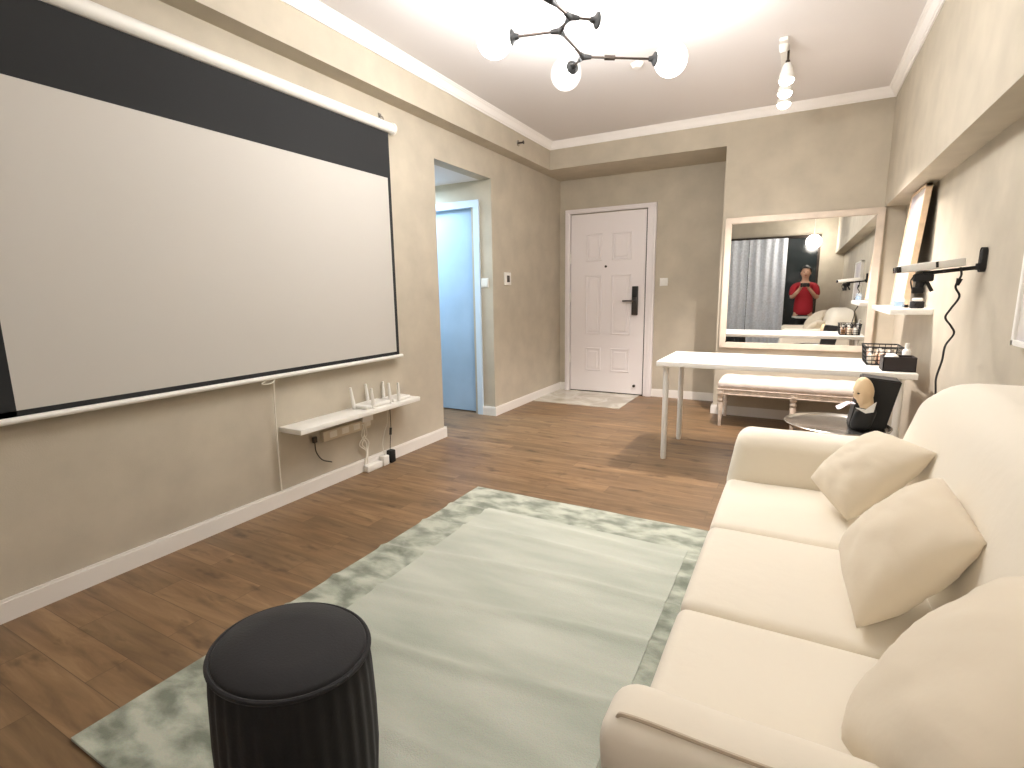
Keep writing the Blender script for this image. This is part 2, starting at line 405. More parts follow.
# ------------------------------------------------------------------ switches, thermostat, sprinkler, detector
def switch(name, label, cx_, cy_, cz, axis, w=.086):
    t = thing(name, label, 'switch', (cx_, cy_, cz - w / 2))
    b = bm_(); h = w / 2
    if axis == 'y': box(b, cx_ - h, cx_ + h, cy_ - .009, cy_, cz - h, cz + h, .003, 2)
    obj('plate', b, 'white_matte', t)
    for s in (-1, 1):
        b = bm_(); c = cx_ + s * h * .42
        box(b, c - h * .38, c + h * .38, cy_ - .013, cy_ - .008, cz - h * .75, cz + h * .75, .002, 1); obj('rocker', b, 'white_matte', t)
    return t
switch('light_switch', 'white double light switch on the wall right of the white front door', -1.315, YD, 1.295, 'y')
switch('light_switch', 'white double light switch inside the passage beside the blue door', -2.645, J1, 1.297, 'y')
t = thing('thermostat', 'square white thermostat with dark display on the left wall', 'thermostat', (XL, 4.607, 1.27))
b = bm_(); box(b, XL, XL + .016, 4.545, 4.67, 1.275, 1.40, .005, 2); obj('casing', b, 'white_matte', t)
b = bm_(); box(b, XL + .015, XL + .018, 4.58, 4.635, 1.305, 1.37); obj('display', b, 'display', t, smooth=False)
t = thing('sprinkler', 'small metal sprinkler head sticking out of the left beam', 'sprinkler', (BL, 4.62, 2.56))
b = bm_(); lathe(b, [(0, 0), (.028, 0), (.026, .006), (.008, .01), (0, .01)], (BL - .001, 4.62, 2.59), 20, mx=aim((1, 0, 0))); obj('escutcheon', b, 'steel', t)
b = bm_(); tube(b, [(BL, 4.62, 2.59), (BL + .05, 4.62, 2.59)], .008)
tube(b, [(BL + .02, 4.605, 2.59), (BL + .055, 4.61, 2.59)], .003, 6); tube(b, [(BL + .02, 4.635, 2.59), (BL + .055, 4.63, 2.59)], .003, 6)
lathe(b, [(0, 0), (.017, 0), (.017, .003), (0, .003)], (BL + .055, 4.62, 2.59), 16, mx=aim((1, 0, 0))); obj('nozzle', b, 'dark', t)
b = bm_(); lathe(b, [(0, -.03), (.028, -.027), (.04, -.014), (.045, 0), (0, 0)], (-1.093, 3.873, ZT), 24)
tag(obj('smoke_detector', b, 'white_matte'), 'small round white detector on the ceiling behind the right globe arm', 'detector')

# ------------------------------------------------------------------ projection screen
sx = -2.50
ys0, ys1 = .52, 2.885
t = thing('projection_screen', 'pull-down projection screen with black top band, hung on the left wall', 'projection screen', (sx, 1.7, .75))
b = bm_(); r = .034
tube(b, [(sx, ys0 - .06, 2.305), (sx, ys1 + .035, 2.305)], r, 20); obj('casing', b, 'white_matte', t)
b = bm_(); lathe(b, [(0, 0), (.04, 0), (.04, .02), (.03, .026), (0, .026)], (sx, ys1 + .03, 2.305), 20, mx=aim((0, 1, 0))); obj('end_cap', b, 'white_matte', t)
b = bm_(); tube(b, smooth_path([(sx - .02, ys1 - .01, 2.33), (sx - .03, ys1 - .01, 2.37), (XL + .004, ys1 - .01, 2.385)]), .004, 6)
box(b, XL, XL + .006, ys1 - .025, ys1 + .005, 2.35, 2.40, .002, 1); obj('hook', b, 'steel', t)
b = bm_()
box(b, sx - .001, sx + .001, ys0, ys1, 1.978, 2.285); box(b, sx - .001, sx + .001, ys1 - .028, ys1, .775, 1.98); box(b, sx - .001, sx + .001, ys0, .765, .775, 1.98); box(b, sx - .001, sx + .001, ys0, ys1, .775, .797)
obj('black_border', b, 'scrblack', t, smooth=False)
b = bm_(); box(b, sx - .001, sx + .001, .765, ys1 - .028, .797, 1.978); obj('white_surface', b, 'scrwhite', t, smooth=False)
b = bm_(); tube(b, [(sx, ys0 - .02, .762), (sx, ys1 + .03, .762)], .013, 14); obj('bottom_bar', b, 'white_matte', t)
b = bm_(); tube(b, smooth_path([(sx, 1.80, .75), (sx, 1.77, .735), (sx + .004, 1.82, .73), (sx, 1.85, .745), (sx, 1.845, .757)]), .003, 6); obj('pull_handle', b, 'cable_w', t)
b = bm_(); tube(b, smooth_path([(sx, 1.845, .755), (-2.52, 1.85, .6), (-2.53, 1.853, .4), (-2.535, 1.855, .2), (-2.536, 1.855, .092)]), .004, 6); obj('pull_cord', b, 'cable_w', t)

# ------------------------------------------------------------------ floating shelf left with routers
zt = .462
b = bm_(); box(b, XL, -2.375, 1.89, 2.945, zt - .03, zt, .003, 2)
tag(obj('wall_shelf', b, 'white'), 'long white floating shelf under the projection screen', 'shelf')
def antenna(b, x, y, z, h, lean=(0, 0)):
    tube(b, [(x, y, z), (x + lean[0] * .1, y + lean[1] * .1, z + h * .25), (x + lean[0], y + lean[1], z + h)], [.009, .0125, .0075], 10)
    return b
t = thing('router', 'larger white router with four upright antennas on the left shelf', 'router', (-2.46, 2.47, zt))
b = bm_(); box(b, -2.53, -2.405, 2.43, 2.66, zt + .003, zt + .030, .010, 3)
box(b, -2.52, -2.415, 2.44, 2.65, zt, zt + .004); obj('body', b, 'white_matte', t)
for (x, y, h, ly) in ((-2.50, 2.415, .145, -.02), (-2.53, 2.575, .14, -.012), (-2.40, 2.49, .135, -.012), (-2.41, 2.665, .14, -.01)):
    obj('antenna', antenna(bm_(), x, y, zt + .004, h, (0, ly)), 'white_matte', t)
t = thing('router', 'smaller flat white box with two antennas, right end of left shelf', 'router', (-2.46, 2.78, zt))
b = bm_(); box(b, -2.53, -2.41, 2.70, 2.88, zt, zt + .024, .008, 3); obj('body', b, 'white_matte', t)
for (x, y) in ((-2.535, 2.735), (-2.40, 2.74)): obj('antenna', antenna(bm_(), x, y, zt + .004, .13), 'white_matte', t)
# power strip on the wall, plugs and cables
t = thing('power_strip', 'beige power strip fixed to the wall beneath the left shelf', 'power strip', (XL, 2.38, .29))
b = bm_(); box(b, XL, XL + .035, 2.17, 2.58, .300, .365, .005, 2); obj('body', b, 'strip', t)
for k in range(4):
    b = bm_(); y = 2.22 + k * .1; box(b, XL + .034, XL + .038, y, y + .06, .315, .355, .002, 1); obj('socket', b, 'cable_w', t)
b = bm_(); box(b, XL + .0, XL + .045, 2.50, 2.60, .35, .41, .006, 2)
tag(obj('plug_adapter', b, 'white_matte'), 'white plug block above the right end of the power strip', 'adapter')
b = bm_(); box(b, XL + .01, XL + .03, 2.10, 2.13, .31, .35, .004, 1); tube(b, smooth_path([(XL + .02, 2.115, .312), (XL + .02, 2.12, .25), (XL + .022, 2.16, .19), (XL + .024, 2.23, .155)]), .004, 6)
tag(obj('cable', b, 'lockm'), 'short grey cable hanging in a curve at the left end of the shelf', 'cable')
for i in range(4):
    b = bm_(); y = 2.50 + i * .012; s = (-1) ** i * .025
    tube(b, smooth_path([(XL + .04, y, .34), (XL + .03, y + s * .7, .26), (XL + .025, y - s, .2), (XL + .03, 2.53 + i * .004, .14), (XL + .04, 2.51 - s * .6, .055)]), .004, 6)
    tag(obj('cable', b, 'cable_w'), 'white cable in the tangled bundle hanging from the power strip to the floor', 'cable', 'white cables hanging in a tangle')
b = bm_(); box(b, XL + .02, XL + .065, 2.50, 2.645, 0, .045, .006, 2)
tag(obj('network_box', b, 'white_matte'), 'low white plastic box on the floor against the skirting under the shelf', 'box')
b = bm_(); box(b, XL + .02, XL + .065, 2.655, 2.715, .0, .07, .006, 2)
tag(obj('network_box', b, 'white_matte'), 'upright white plug box on the floor just left of the black adapter', 'box')
t = thing('power_adapter', 'black power adapter hanging by its thin cord beside the skirting', 'adapter', (XL + .05, 2.79, .02))
b = bm_(); box(b, XL + .03, XL + .075, 2.722, 2.772, .005, .095, .006, 2); obj('body', b, 'black', t)
b = bm_(); tube(b, smooth_path([(XL + .045, 2.747, .09), (XL + .04, 2.76, .16), (XL + .03, 2.785, .26), (XL + .03, 2.785, .36), (XL + .03, 2.785, .43)]), .0025, 6)
tube(b, [(XL + .036, 2.77, .20), (XL + .033, 2.78, .25)], .009, 8); obj('cord', b, 'black', t)
b = bm_(); tube(b, smooth_path([(XL + .045, 2.69, .068), (XL + .03, 2.69, .15), (XL + .03, 2.72, .24), (XL + .035, 2.745, .30), (XL + .04, 2.745, .43)]), .003, 6)
tag(obj('cable', b, 'cable_w'), 'thin white cable hanging just left of the black adapter cord', 'cable')

# ------------------------------------------------------------------ rug
RX0, RX1, RY0, RY1 = -1.672, -.10, .50, 2.60
def rug_h(x, y):
    h = .010
    for k, yy in enumerate((.98, 1.26, 1.53, 1.80, 2.06, 2.27)):
        c = yy + .06 * math.sin(x * 2.1 + k) + .05 * (x + .9)
        h += .011 * math.exp(-((y - c) / .018) ** 2)
    h += .003 * noise.noise(Vector((x * 3, y * 3, 1)))
    return h
def rug_grid(x0, x1, y0, y1, dz=0, cond=None):
    b = bm_(); st = .02; nx = int((x1 - x0) / st) + 1; ny = int((y1 - y0) / st) + 1
    top = {}
    for i in range(nx + 1):
        for j in range(ny + 1):
            x = x0 + (x1 - x0) * i / nx; y = y0 + (y1 - y0) * j / ny
            top[i, j] = (x, y)
    vs = {}
    for i in range(nx):
        for j in range(ny):
            xm = (top[i, j][0] + top[i + 1, j + 1][0]) / 2; ym = (top[i, j][1] + top[i + 1, j + 1][1]) / 2
            if cond and not cond(xm, ym): continue
            q = []
            for k in ((i, j), (i + 1, j), (i + 1, j + 1), (i, j + 1)):
                if k not in vs: vs[k] = b.verts.new((*top[k], rug_h(*top[k]) + dz))
                q.append(vs[k])
            b.faces.new(q)
    be = [e for e in b.edges if len(e.link_faces) == 1]
    r = bmesh.ops.extrude_edge_only(b, edges=be)
    for v in [g for g in r['geom'] if isinstance(g, bmesh.types.BMVert)]: v.co.z = .001
    return b
t = thing('area_rug', 'large sage green area rug with a darker mottled border', 'rug', ((RX0 + RX1) / 2, (RY0 + RY1) / 2, 0))
IX0, IX1, IY0, IY1 = -1.44, -.365, .74, 2.345
inner = lambda x, y: IX0 < x < IX1 and IY0 < y < IY1
obj('border', rug_grid(RX0, RX1, RY0, RY1, 0, lambda x, y: not (IX0 + .03 < x < IX1 - .03 and IY0 + .03 < y < IY1 - .03)), 'rug_b', t, angle=60)
obj('field', rug_grid(IX0, IX1, IY0, IY1, .0035), 'rug_f', t, angle=60)

# ------------------------------------------------------------------ stool
sc_ = (-.924, .664)
def slump(bm):
    for v in bm.verts:
        k = max(0, v.co.z - .2) / .25 * .6
        v.co.z += k * (-.137 * (v.co.x - sc_[0]) - .108 * (v.co.y - sc_[1]))
    return bm
t = thing('pouf', 'round black velvet pouf with pleated sides standing on the rug', 'stool', (*sc_, .012))
R0 = .162; H0 = .45
b = bm_(); lathe(b, [(0, .020), (R0 * 1.0, .020), (R0 * 1.0, .05), (R0 * 1.045, .16), (R0 * 1.045, .27), (R0 * 1.02, .38), (R0 * .995, .43), (R0 * .95, .437), (0, .437)], (*sc_, 0), 240, .010, 30)
obj('pleated_side', slump(b), 'velvet', t, angle=70)
b = bm_(); lathe(b, [(0, .43), (R0 * .96, .43), (R0 * .97, .443), (R0 * .93, .450), (R0 * .5, .456), (0, .458)], (*sc_, 0), 64)
obj('seat_pad', slump(b), 'velvet_top', t, angle=70)
b = bm_(); P = [(sc_[0] + R0 * 1.0 * math.cos(a * PI / 32), sc_[1] + R0 * 1.0 * math.sin(a * PI / 32), .438) for a in range(65)]
tube(b, P, .006, 8); obj('piping', slump(b), 'velvet_top', t)

# ------------------------------------------------------------------ sofa
SX0 = -.20
t = thing('sofa', 'cream three-seat fabric sofa along the right wall', 'sofa', (.25, 1.43, 0))
sofa = t
def soft(b, x0, x1, y0, y1, z0, z1, bev, seg=5, fn=None, cuts=10, mi=0):
    q = bmesh.new(); bmesh.ops.create_cube(q, size=1)
    for v in q.verts: v.co = Vector(((x0 + x1) / 2 + v.co.x * (x1 - x0), (y0 + y1) / 2 + v.co.y * (y1 - y0), (z0 + z1) / 2 + v.co.z * (z1 - z0)))
    bmesh.ops.bevel(q, geom=q.edges[:] + q.verts[:], offset=bev, segments=seg, profile=.5, affect='EDGES')
    big = [e for e in q.edges if e.calc_length() > bev * 1.2]
    bmesh.ops.subdivide_edges(q, edges=big, cuts=cuts, use_grid_fill=True)
    if fn:
        for v in q.verts: v.co = Vector(fn(*v.co))
    merge(b, q, mi); return b
# base
soft(b := bm_(), -.175, .60, .66, 2.32, .10, .335, .03, 3); obj('base', b, 'sofa', t)
# seat cushions
for k, (y0, y1) in enumerate(((.756, 1.193), (1.197, 1.683), (1.687, 2.165))):
    ym = (y0 + y1) / 2
    def f(x, y, z, ym=ym, hw=(y1 - y0) / 2):
        if z > .4: z += .010 * (1 - min(1, abs((y - ym) / hw)) ** 3) * (1 - min(1, abs((x - .08) / .30)) ** 4) + .004 * noise.noise(Vector((x * 6, y * 6, 0)))
        return x, y, z
    obj('seat_cushion', soft(bm_(), SX0, .36, y0, y1, .30, .456, .026, 5, f, 12), 'sofa', t, angle=80)
# arms
def armf(y0, y1, s):
    def f(x, y, z):
        u = (y - (y0 + y1) / 2) / ((y1 - y0) / 2)
        z2 = z
        if z > .35: z2 = z + .012 * (1 - u * u) + .018 * max(0, (x - .2) / .4) + .003 * noise.noise(Vector((x * 7, y * 7, z * 7)))
        if s < 0 and u < -.3: y -= .0035 * math.sin(x * 95 + 4 * z) * math.exp(-(x + .21) / .16) * min(1, (-.3 - u) * 2)
        return x + (.01 * math.sin(z * 6)) + (max(0, .3 - x) * .17 * max(0, z - .42) / .2 * .5 if s > 0 else 0), y, z2
    return f
for y0, y1, s in ((2.165, 2.345, 1), (.606, .752, -1)):
    ap = obj('armrest', soft(bm_(), -.212, .56, y0, y1, .10, .635 if s > 0 else .592, .05, 6, armf(y0, y1, s), 10 if s > 0 else 40), 'sofa', t, angle=80)
    yo = y1 - .0146 if s > 0 else y0 + .04; zt_ = (.635 - .0146 + .002) if s > 0 else .601
    sh = .05 if s > 0 else 0
    P = [(-.2 + .01 * math.sin(z_ * 6), yo, z_) for z_ in (.14, .25, .36, .46, .53) if s < 0] + [(-.188 + sh, yo, zt_ - .012), (-.165 + sh, yo, zt_), (-.05, yo, zt_), (.1, yo, zt_ + .001), (.25, yo, zt_ + .004), (.5, yo, zt_ + .016)]
    obj('seam', tube(bm_(), smooth_path(P), .0032, 6), 'seam', ap)
# backrest
def bf(x, y, z):
    h = (z - .3) / .6
    end = max(0, abs(y - 1.50) - .50) / .38
    z2 = z - (.11 * min(1, end) ** 2.4 * max(0, h))
    x2 = x + .13 * h * (1 if x < .5 else max(0, (.70 - x) / .20) )
    if x < .5: x2 -= .012 * math.sin(PI * min(1, max(0, h))) ; x2 += .004 * noise.noise(Vector((y * 4, z * 4, 0)))
    x2 = min(x2, .70)
    return x2, y, z2
obj('backrest', soft(bm_(), .30, .695, .625, 2.37, .28, .905, .085, 6, bf, 16), 'sofa', t, angle=80)
for x in (-.13, .60):
    for y in (.70, 2.28):
        obj('leg', lathe(bm_(), [(0, .022), (.018, .022), (.026, .11), (0, .11)], (x, y, 0), 16), 'dark', t)

# pillows from four corner points
def pillow(name, label, L_, T_, R_, B_, th, mtl='pillow', seed=0, rnd=.05):
    P = [Vector(p) for p in (L_, T_, R_, B_)]
    nrm = (P[2] - P[0]).cross(P[1] - P[3]).normalized()
    b = bm_(); N = 28; G = {}
    for side in (1, -1):
        for i in range(N + 1):
            for j in range(N + 1):
                if side == -1 and (i in (0, N) or j in (0, N)): G[side, i, j] = G[1, i, j]; continue
                u = i / N; v = j / N; a = 2 * u - 1; c = 2 * v - 1
                # pinch edges in between the corners
                pu = a * (1 - .035 * (1 - c * c)); pv = c * (1 - .035 * (1 - a * a))
                k_ = 1 - rnd * (a * c) ** 2; pu *= k_; pv *= k_
                uu, vv = (pu + 1) / 2, (pv + 1) / 2
                p = P[0].lerp(P[1], uu).lerp(P[3].lerp(P[2], uu), vv)
                e = max(0, (1 - a ** 2)) ** .5 * max(0, (1 - c ** 2)) ** .5
                w = (.008 * noise.noise(Vector((a * 2.5 + seed, c * 2.5, 2))) + .004 * noise.noise(Vector((a * 9 + seed, c * 3, 5)))) * e + .005 * math.sin(9 * (a + c) + seed) * e * (max(abs(a), abs(c)) ** 2)
                G[side, i, j] = b.verts.new(p + nrm * side * (th * e + w))
    for side in (1, -1):
        for i in range(N):
            for j in range(N):
                q = [G[side, i, j], G[side, i + 1, j], G[side, i + 1, j + 1], G[side, i, j + 1]]
                try: b.faces.new(q if side > 0 else q[::-1])
                except ValueError: pass
    o = obj(name, b, mtl, angle=85); return tag(o, label, 'cushion')
pillow('throw_pillow', 'cream throw pillow farthest along the sofa, leaning on the far armrest', (.076, 2.0, .551), (.266, 2.06, .735), (.39, 1.82, .738), (.18, 1.80, .487), .075, seed=1)
pillow('throw_pillow', 'cream throw pillow on the middle seat leaning on the backrest, creased corners', (.135, 1.5, .544), (.352, 1.6, .738), (.378, 1.31, .69), (.155, 1.215, .478), .085, seed=4)
pillow('throw_pillow', 'largest-looking cream pillow on the nearest seat beside the near armrest', (.092, .875, .475), (.362, 1.085, .745), (.47, .66, .87), (.18, .56, .66), .10, seed=8, rnd=.10)

# ------------------------------------------------------------------ white desk and things on it
TX0, TX1, TY0, TY1, TZ = -.838, .632, 3.64, 4.325, .715
t = thing('desk', 'long narrow white desk on round legs, standing in front of the mirror', 'desk', ((TX0 + TX1) / 2, (TY0 + TY1) / 2, 0))
obj('tabletop', box(bm_(), TX0, TX1, TY0, TY1, TZ - .034, TZ, .003, 2), 'white', t)
for x in (TX0 + .06, TX1 - .07):
    for y in (TY0 + .06, TY1 - .06):
        b = bm_(); lathe(b, [(0, 0), (.017, 0), (.018, .01), (.02, .02), (.02, TZ - .04), (.045, TZ - .038), (.045, TZ - .034), (0, TZ - .034)], (x, y, 0), 20); obj('leg', b, 'white_matte', t, angle=30)
t = thing('organizer_box', 'open dark brown box at the front right end of the desk', 'box', (.55, 3.77, TZ))
b = bm_(); x0, x1, y0, y1, z0, z1 = .468, .628, 3.70, 3.84, TZ + .001, TZ + .085
for a in ((x0, x1, y0, y0 + .006), (x0, x1, y1 - .006, y1), (x0, x0 + .006, y0, y1), (x1 - .006, x1, y0, y1)): box(b, *a, z0, z1)
box(b, x0, x1, y0, y1, z0, z0 + .005); obj('body', b, 'brown_box', t, smooth=False)
def bottle(name, label, x, y, z, r, h, m, capm=None, group=None, cat='bottle'):
    t = thing(name, label, cat, (x, y, z), group)
    obj('body', lathe(bm_(), [(0, 0), (r * .95, 0), (r, .004), (r, h * .68), (r * .8, h * .74), (r * .42, h * .78), (0, h * .78)], (x, y, z), 18), m, t)
    obj('cap', lathe(bm_(), [(0, h * .77), (r * .5, h * .77), (r * .5, h), (0, h)], (x, y, z), 14), capm or 'white_matte', t)
b = bm_(); ball(b, (.515, 3.765, TZ + .075), .036, (1, 1, .7), 20); 
tag(obj('powder_puff', b, 'white_matte'), 'white rounded puff poking out of the dark brown box on the desk', 'puff')
bottle('bottle', 'tall white bottle behind the dark brown box at the desk end', .655 - .05, 3.90, TZ + .001, .022, .15, 'white_matte')
# wire basket
t = thing('wire_basket', 'black wire basket full of small cosmetics on the desk', 'basket', (.53, 4.05, TZ))
bx0_, bx1_, by0_, by1_, bz0, bz1 = .405, .60, 3.96, 4.20, TZ + .004, TZ + .115
def rr(z, g=0):
    return [(bx0_ + g, by0_ + g, z), (bx1_ - g, by0_ + g, z), (bx1_ - g, by1_ - g, z), (bx0_ + g, by1_ - g, z), (bx0_ + g, by0_ + g, z)]
b = bm_()
for z, g, r in ((bz1, 0, .005), (bz1 - .03, .003, .003), (bz1 - .06, .006, .003), (bz1 - .085, .008, .003), (bz0, .012, .004)):
    q = rr(z, g)
    for p0, p1 in zip(q, q[1:]): tube(b, [p0, p1], r, 6)
obj('rim_wires', b, 'black', t)
b = bm_()
for k in range(7):
    f_ = k / 6
    for (p0, p1) in (((bx0_ + (bx1_ - bx0_) * f_, by0_), 0), ((bx0_ + (bx1_ - bx0_) * f_, by1_), 0), ((bx0_, by0_ + (by1_ - by0_) * f_), 1), ((bx1_, by0_ + (by1_ - by0_) * f_), 1)):
        x, y = p0; cxx = (bx0_ + bx1_) / 2; cyy = (by0_ + by1_) / 2
        tube(b, [(x, y, bz1), (x + (cxx - x) * .1, y + (cyy - y) * .1, bz0)], .002, 5)
    tube(b, [(bx0_ + .012, by0_ + .012 + (by1_ - by0_ - .024) * f_, bz0), (bx1_ - .012, by0_ + .012 + (by1_ - by0_ - .024) * f_, bz0)], .002, 5)
obj('upright_wires', b, 'black', t)
cols = ['cream', 'white_matte', 'rose', 'amber', 'steel', 'cream']
lab = ['cream bottle', 'white bottle', 'rose bottle', 'amber bottle', 'silver bottle', 'cream bottle']
k = 0
for i in range(3):
    for j in range(4):
        x = bx0_ + .04 + i * .055; y = by0_ + .04 + j * .053
        bottle('bottle', 'small cosmetic bottle standing inside the black wire basket', x, y, bz0 + .003, .020, .07 + .035 * random.random(), cols[(i * 2 + j) % 6], 'white_matte' if (i + j) % 3 else 'steel', 'cosmetic bottles in the wire basket')

# ------------------------------------------------------------------ mirror
t = thing('wall_mirror', 'large mirror in a pale wooden frame on the far right wall block', 'mirror', (-.03, YM, .66))
mx0, mx1, mz0, mz1, fw = -.632, .58, .655, 1.846, .056
b = bm_(); yq = YM - .045
def frame_ring(b, x0, x1, z0, z1, w, y0, y1, bev=.006):
    for pts in (((x0, z0), (x1, z0), (x1 - w, z0 + w), (x0 + w, z0 + w)), ((x1, z0), (x1, z1), (x1 - w, z1 - w), (x1 - w, z0 + w)),
                ((x1, z1), (x0, z1), (x0 + w, z1 - w), (x1 - w, z1 - w)), ((x0, z1), (x0, z0), (x0 + w, z0 + w), (x0 + w, z1 - w))):
        q = bmesh.new(); poly_prism(q, pts, y0, y1); bmesh.ops.bevel(q, geom=q.edges[:], offset=bev, segments=2, affect='EDGES'); merge(b, q)
frame_ring(b, mx0, mx1, mz0, mz1, fw, yq, YM - .001); obj('frame', b, 'frame', t, angle=30)
obj('mirror_glass', box(bm_(), mx0 + fw - .01, mx1 - fw + .01, YM - .03, YM - .012, mz0 + fw - .01, mz1 - fw + .01), 'mirror', t, smooth=False)

# ------------------------------------------------------------------ carved bench
BY0, BY1, BX0, BX1 = 4.83, 5.3, -.57, .60
t = thing('bench', 'upholstered bench with carved pale wooden legs behind the desk', 'bench', ((BX0 + BX1) / 2, (BY0 + BY1) / 2, 0))
def tuft(x, y, z):
    if z > .38: z += .014 * (1 - ((y - 5.065) / .25) ** 2) - .006 * (math.cos((x - BX0) * 2 * PI / .15) * .5 + .5)
    return x, y, z
obj('seat', soft(bm_(), BX0, BX1, BY0, BY1, .340, .412, .03, 4, tuft, 24), 'bench_fab', t, angle=80)
b = bm_(); box(b, BX0 + .01, BX1 - .01, BY0 + .008, BY1 - .008, 0.293, .343, .006, 2); box(b, BX0 + .002, BX1 - .002, BY0 + .0, BY1, .330, .344, .005, 2); box(b, BX0 + .004, BX1 - .004, BY0 + .002, BY1 - .002, .290, .300, .004, 2)
obj('carved_rail', b, 'bench_wood', t)
for x in (BX0 + .03, .03, BX1 - .03):
    for y in (BY0 + .03, BY1 - .03):
        b = bm_(); box(b, x - .026, x + .026, y - .026, y + .026, .27, .338, .004, 2)
        lathe(b, [(0, .0), (.012, 0), (.014, .02), (.012, .03), (.024, .21), (.018, .22), (.026, .232), (.026, .245), (.018, .255), (.022, .27), (0, .27)], (x, y, 0), 48, .05, 12)
        lathe(b, [(0, 0), (.016, 0), (.016, .004), (.006, .008), (0, .008)], (x, y - .026, .303), 16, mx=aim((0, -1, 0)))
        obj('leg', b, 'bench_wood', t, angle=50)

# ------------------------------------------------------------------ round tray table with tissue box
rc = (.222, 3.12); rt_ = .50
t = thing('side_table', 'round silver tray side table behind the far sofa armrest', 'side table', (*rc, 0))
b = bm_(); lathe(b, [(0, rt_ - .012), (.225, rt_ - .012), (.238, rt_ - .004), (.242, rt_ + .006), (.237, rt_ + .008), (.228, rt_ - .002), (.22, rt_ - .005), (0, rt_ - .005)], (*rc, 0), 64); obj('tray_top', b, 'tray', t, angle=50)
b = bm_(); tube(b, [(*rc, .02), (*rc, rt_ - .012)], .018, 16); obj('pole', b, 'steel', t)
b = bm_(); lathe(b, [(0, 0), (.15, 0), (.15, .012), (.03, .022), (0, .022)], (*rc, 0), 40); obj('foot', b, 'steel', t)
zz = rt_ - .004
t = thing('tissue_box', 'black tissue holder with bald head and pink tissue on the round tray table', 'tissue box', (.34, 3.14, zz))
b = bm_(); q = bmesh.new(); poly_prism(q, [(.275, zz), (.432, zz), (.480, .744), (.318, .760)], 3.10, 3.24); bmesh.ops.bevel(q, geom=q.edges[:], offset=.006, segments=2, affect='EDGES'); merge(b, q)
obj('body', b, 'black', t, angle=30)
b = bm_(); soft(b, .272, .362, 3.03, 3.112, zz, .612, .03, 4, lambda x, y, z: (x + (z - zz) * .25, y, z)); obj('shoulders', b, 'black', t)
# head: egg skull with brow, nose, chin, ear, turned towards the left and down
b = bm_(); q = bmesh.new(); bmesh.ops.create_icosphere(q, subdivisions=4, radius=1)
def g(p, c, s): return math.exp(-((p[0] - c[0]) ** 2 + (p[1] - c[1]) ** 2 + (p[2] - c[2]) ** 2) / (s * s))
for v in q.verts:
    p = v.co.copy(); n = p.normalized(); x, y, z = n
    sxx = .047 * (1 - .22 * max(0, -z) ** 1.2); 
    o_ = Vector((x * (.055 if x > 0 else .050) * (1 - .18 * max(0, -z)), y * sxx, z * .068))
    # face looks to -x
    k = 0.0
    k += .016 * g(n, (-.98, 0, -.18), .17)          # nose
    k += .010 * g(n, (-.93, 0, .02), .14)           # bridge
    k += .007 * g(n, (-.85, .3, .22), .2) + .007 * g(n, (-.85, -.3, .22), .2)   # brows
    k -= .008 * g(n, (-.88, .36, .02), .15) + .008 * g(n, (-.88, -.36, .02), .15)   # sockets
    k += .008 * g(n, (-.82, 0, -.50), .14)          # lips
    k += .010 * g(n, (-.62, 0, -.85), .22)          # chin
    k += .012 * g(n, (.05, -.98, -.05), .13) + .012 * g(n, (.05, .98, -.05), .13)  # ears
    v.co = o_ + n * k
mxh = Matrix.Translation((.322, 3.062, .690)) @ Matrix.Rotation(math.radians(30), 4, 'Z') @ Matrix.Rotation(math.radians(-10), 4, 'Y') @ Matrix.Diagonal((.84, .88, 1.12, 1))
merge(b, q, 0, mxh)
tube(b, [(.335, 3.07, .66), (.345, 3.075, .60)], .03, 20)
hd = obj('head', b, 'bust', t, angle=80)
for s in (-1, 1):
    b = bm_(); ball(b, mxh @ Vector((-.044, s * .018, .002)), .0065, (1, 1, .6), 12); obj('eye', b, 'black', hd)
b = bm_(); poly_prism(b, [(.292, .612), (.335, .588), (.368, .597), (.376, .648), (.358, .63), (.335, .606)], 3.028, 3.04)
obj('collar', b, 'white_matte', t, smooth=False)
b = bm_()
G = [[b.verts.new((.285 - .075 * i / 8 + .004 * math.sin(j), 3.045 - .02 + .05 * (j / 6 - .5) * (1 + i / 8 * .8) , .636 - .022 * (i / 8) + .005 * math.sin(j * 1.9 + i * .8) + .006 * math.sin(i * .6))) for j in range(7)] for i in range(9)]
for i in range(8):
    for j in range(6): b.faces.new((G[i][j], G[i + 1][j], G[i + 1][j + 1], G[i][j + 1]))
obj('tissue', b, 'tissue', t, angle=80)

# ------------------------------------------------------------------ right wall: ledge, picture, projector, framed panel
lx0, ly0, ly1, lz0, lz1 = .505, 3.95, 4.85, 1.035, 1.07
b = bm_(); box(b, lx0, XR, ly0, ly1, lz0, lz1, .003, 2)
tag(obj('wall_ledge', b, 'white'), 'short white wall ledge on the right wall holding the tall picture', 'shelf')
t = thing('leaning_picture', 'tall pale picture in a light oak frame leaning on the white ledge', 'picture', (.63, 4.45, lz1))
ang = math.atan2(.055, .77)
def lean(bm):
    for v in bm.verts:
        x, y, z = v.co; v.co = Vector((.598 + x * math.cos(ang) + z * math.sin(ang), 4.2 + y, lz1 + .003 + z * math.cos(ang) - x * math.sin(ang)))
    return bm
b = bm_(); H_, W_ = .765, .5
for a in ((0, .034, 0, W_, 0, .02), (0, .034, 0, W_, H_ - .02, H_), (0, .034, 0, .02, 0, H_), (0, .034, W_ - .02, W_, 0, H_)): box(b, *a, .002, 1)
obj('frame', lean(b), 'oak', t, angle=30)
b = bm_(); box(b, .006, .012, .018, W_ - .018, .018, H_ - .018); obj('print', lean(b), 'art', t, smooth=False)
b = bm_(); box(b, .026, .032, .01, W_ - .01, .01, H_ - .01); obj('backing_board', lean(b), 'cloth_black', t, smooth=False)
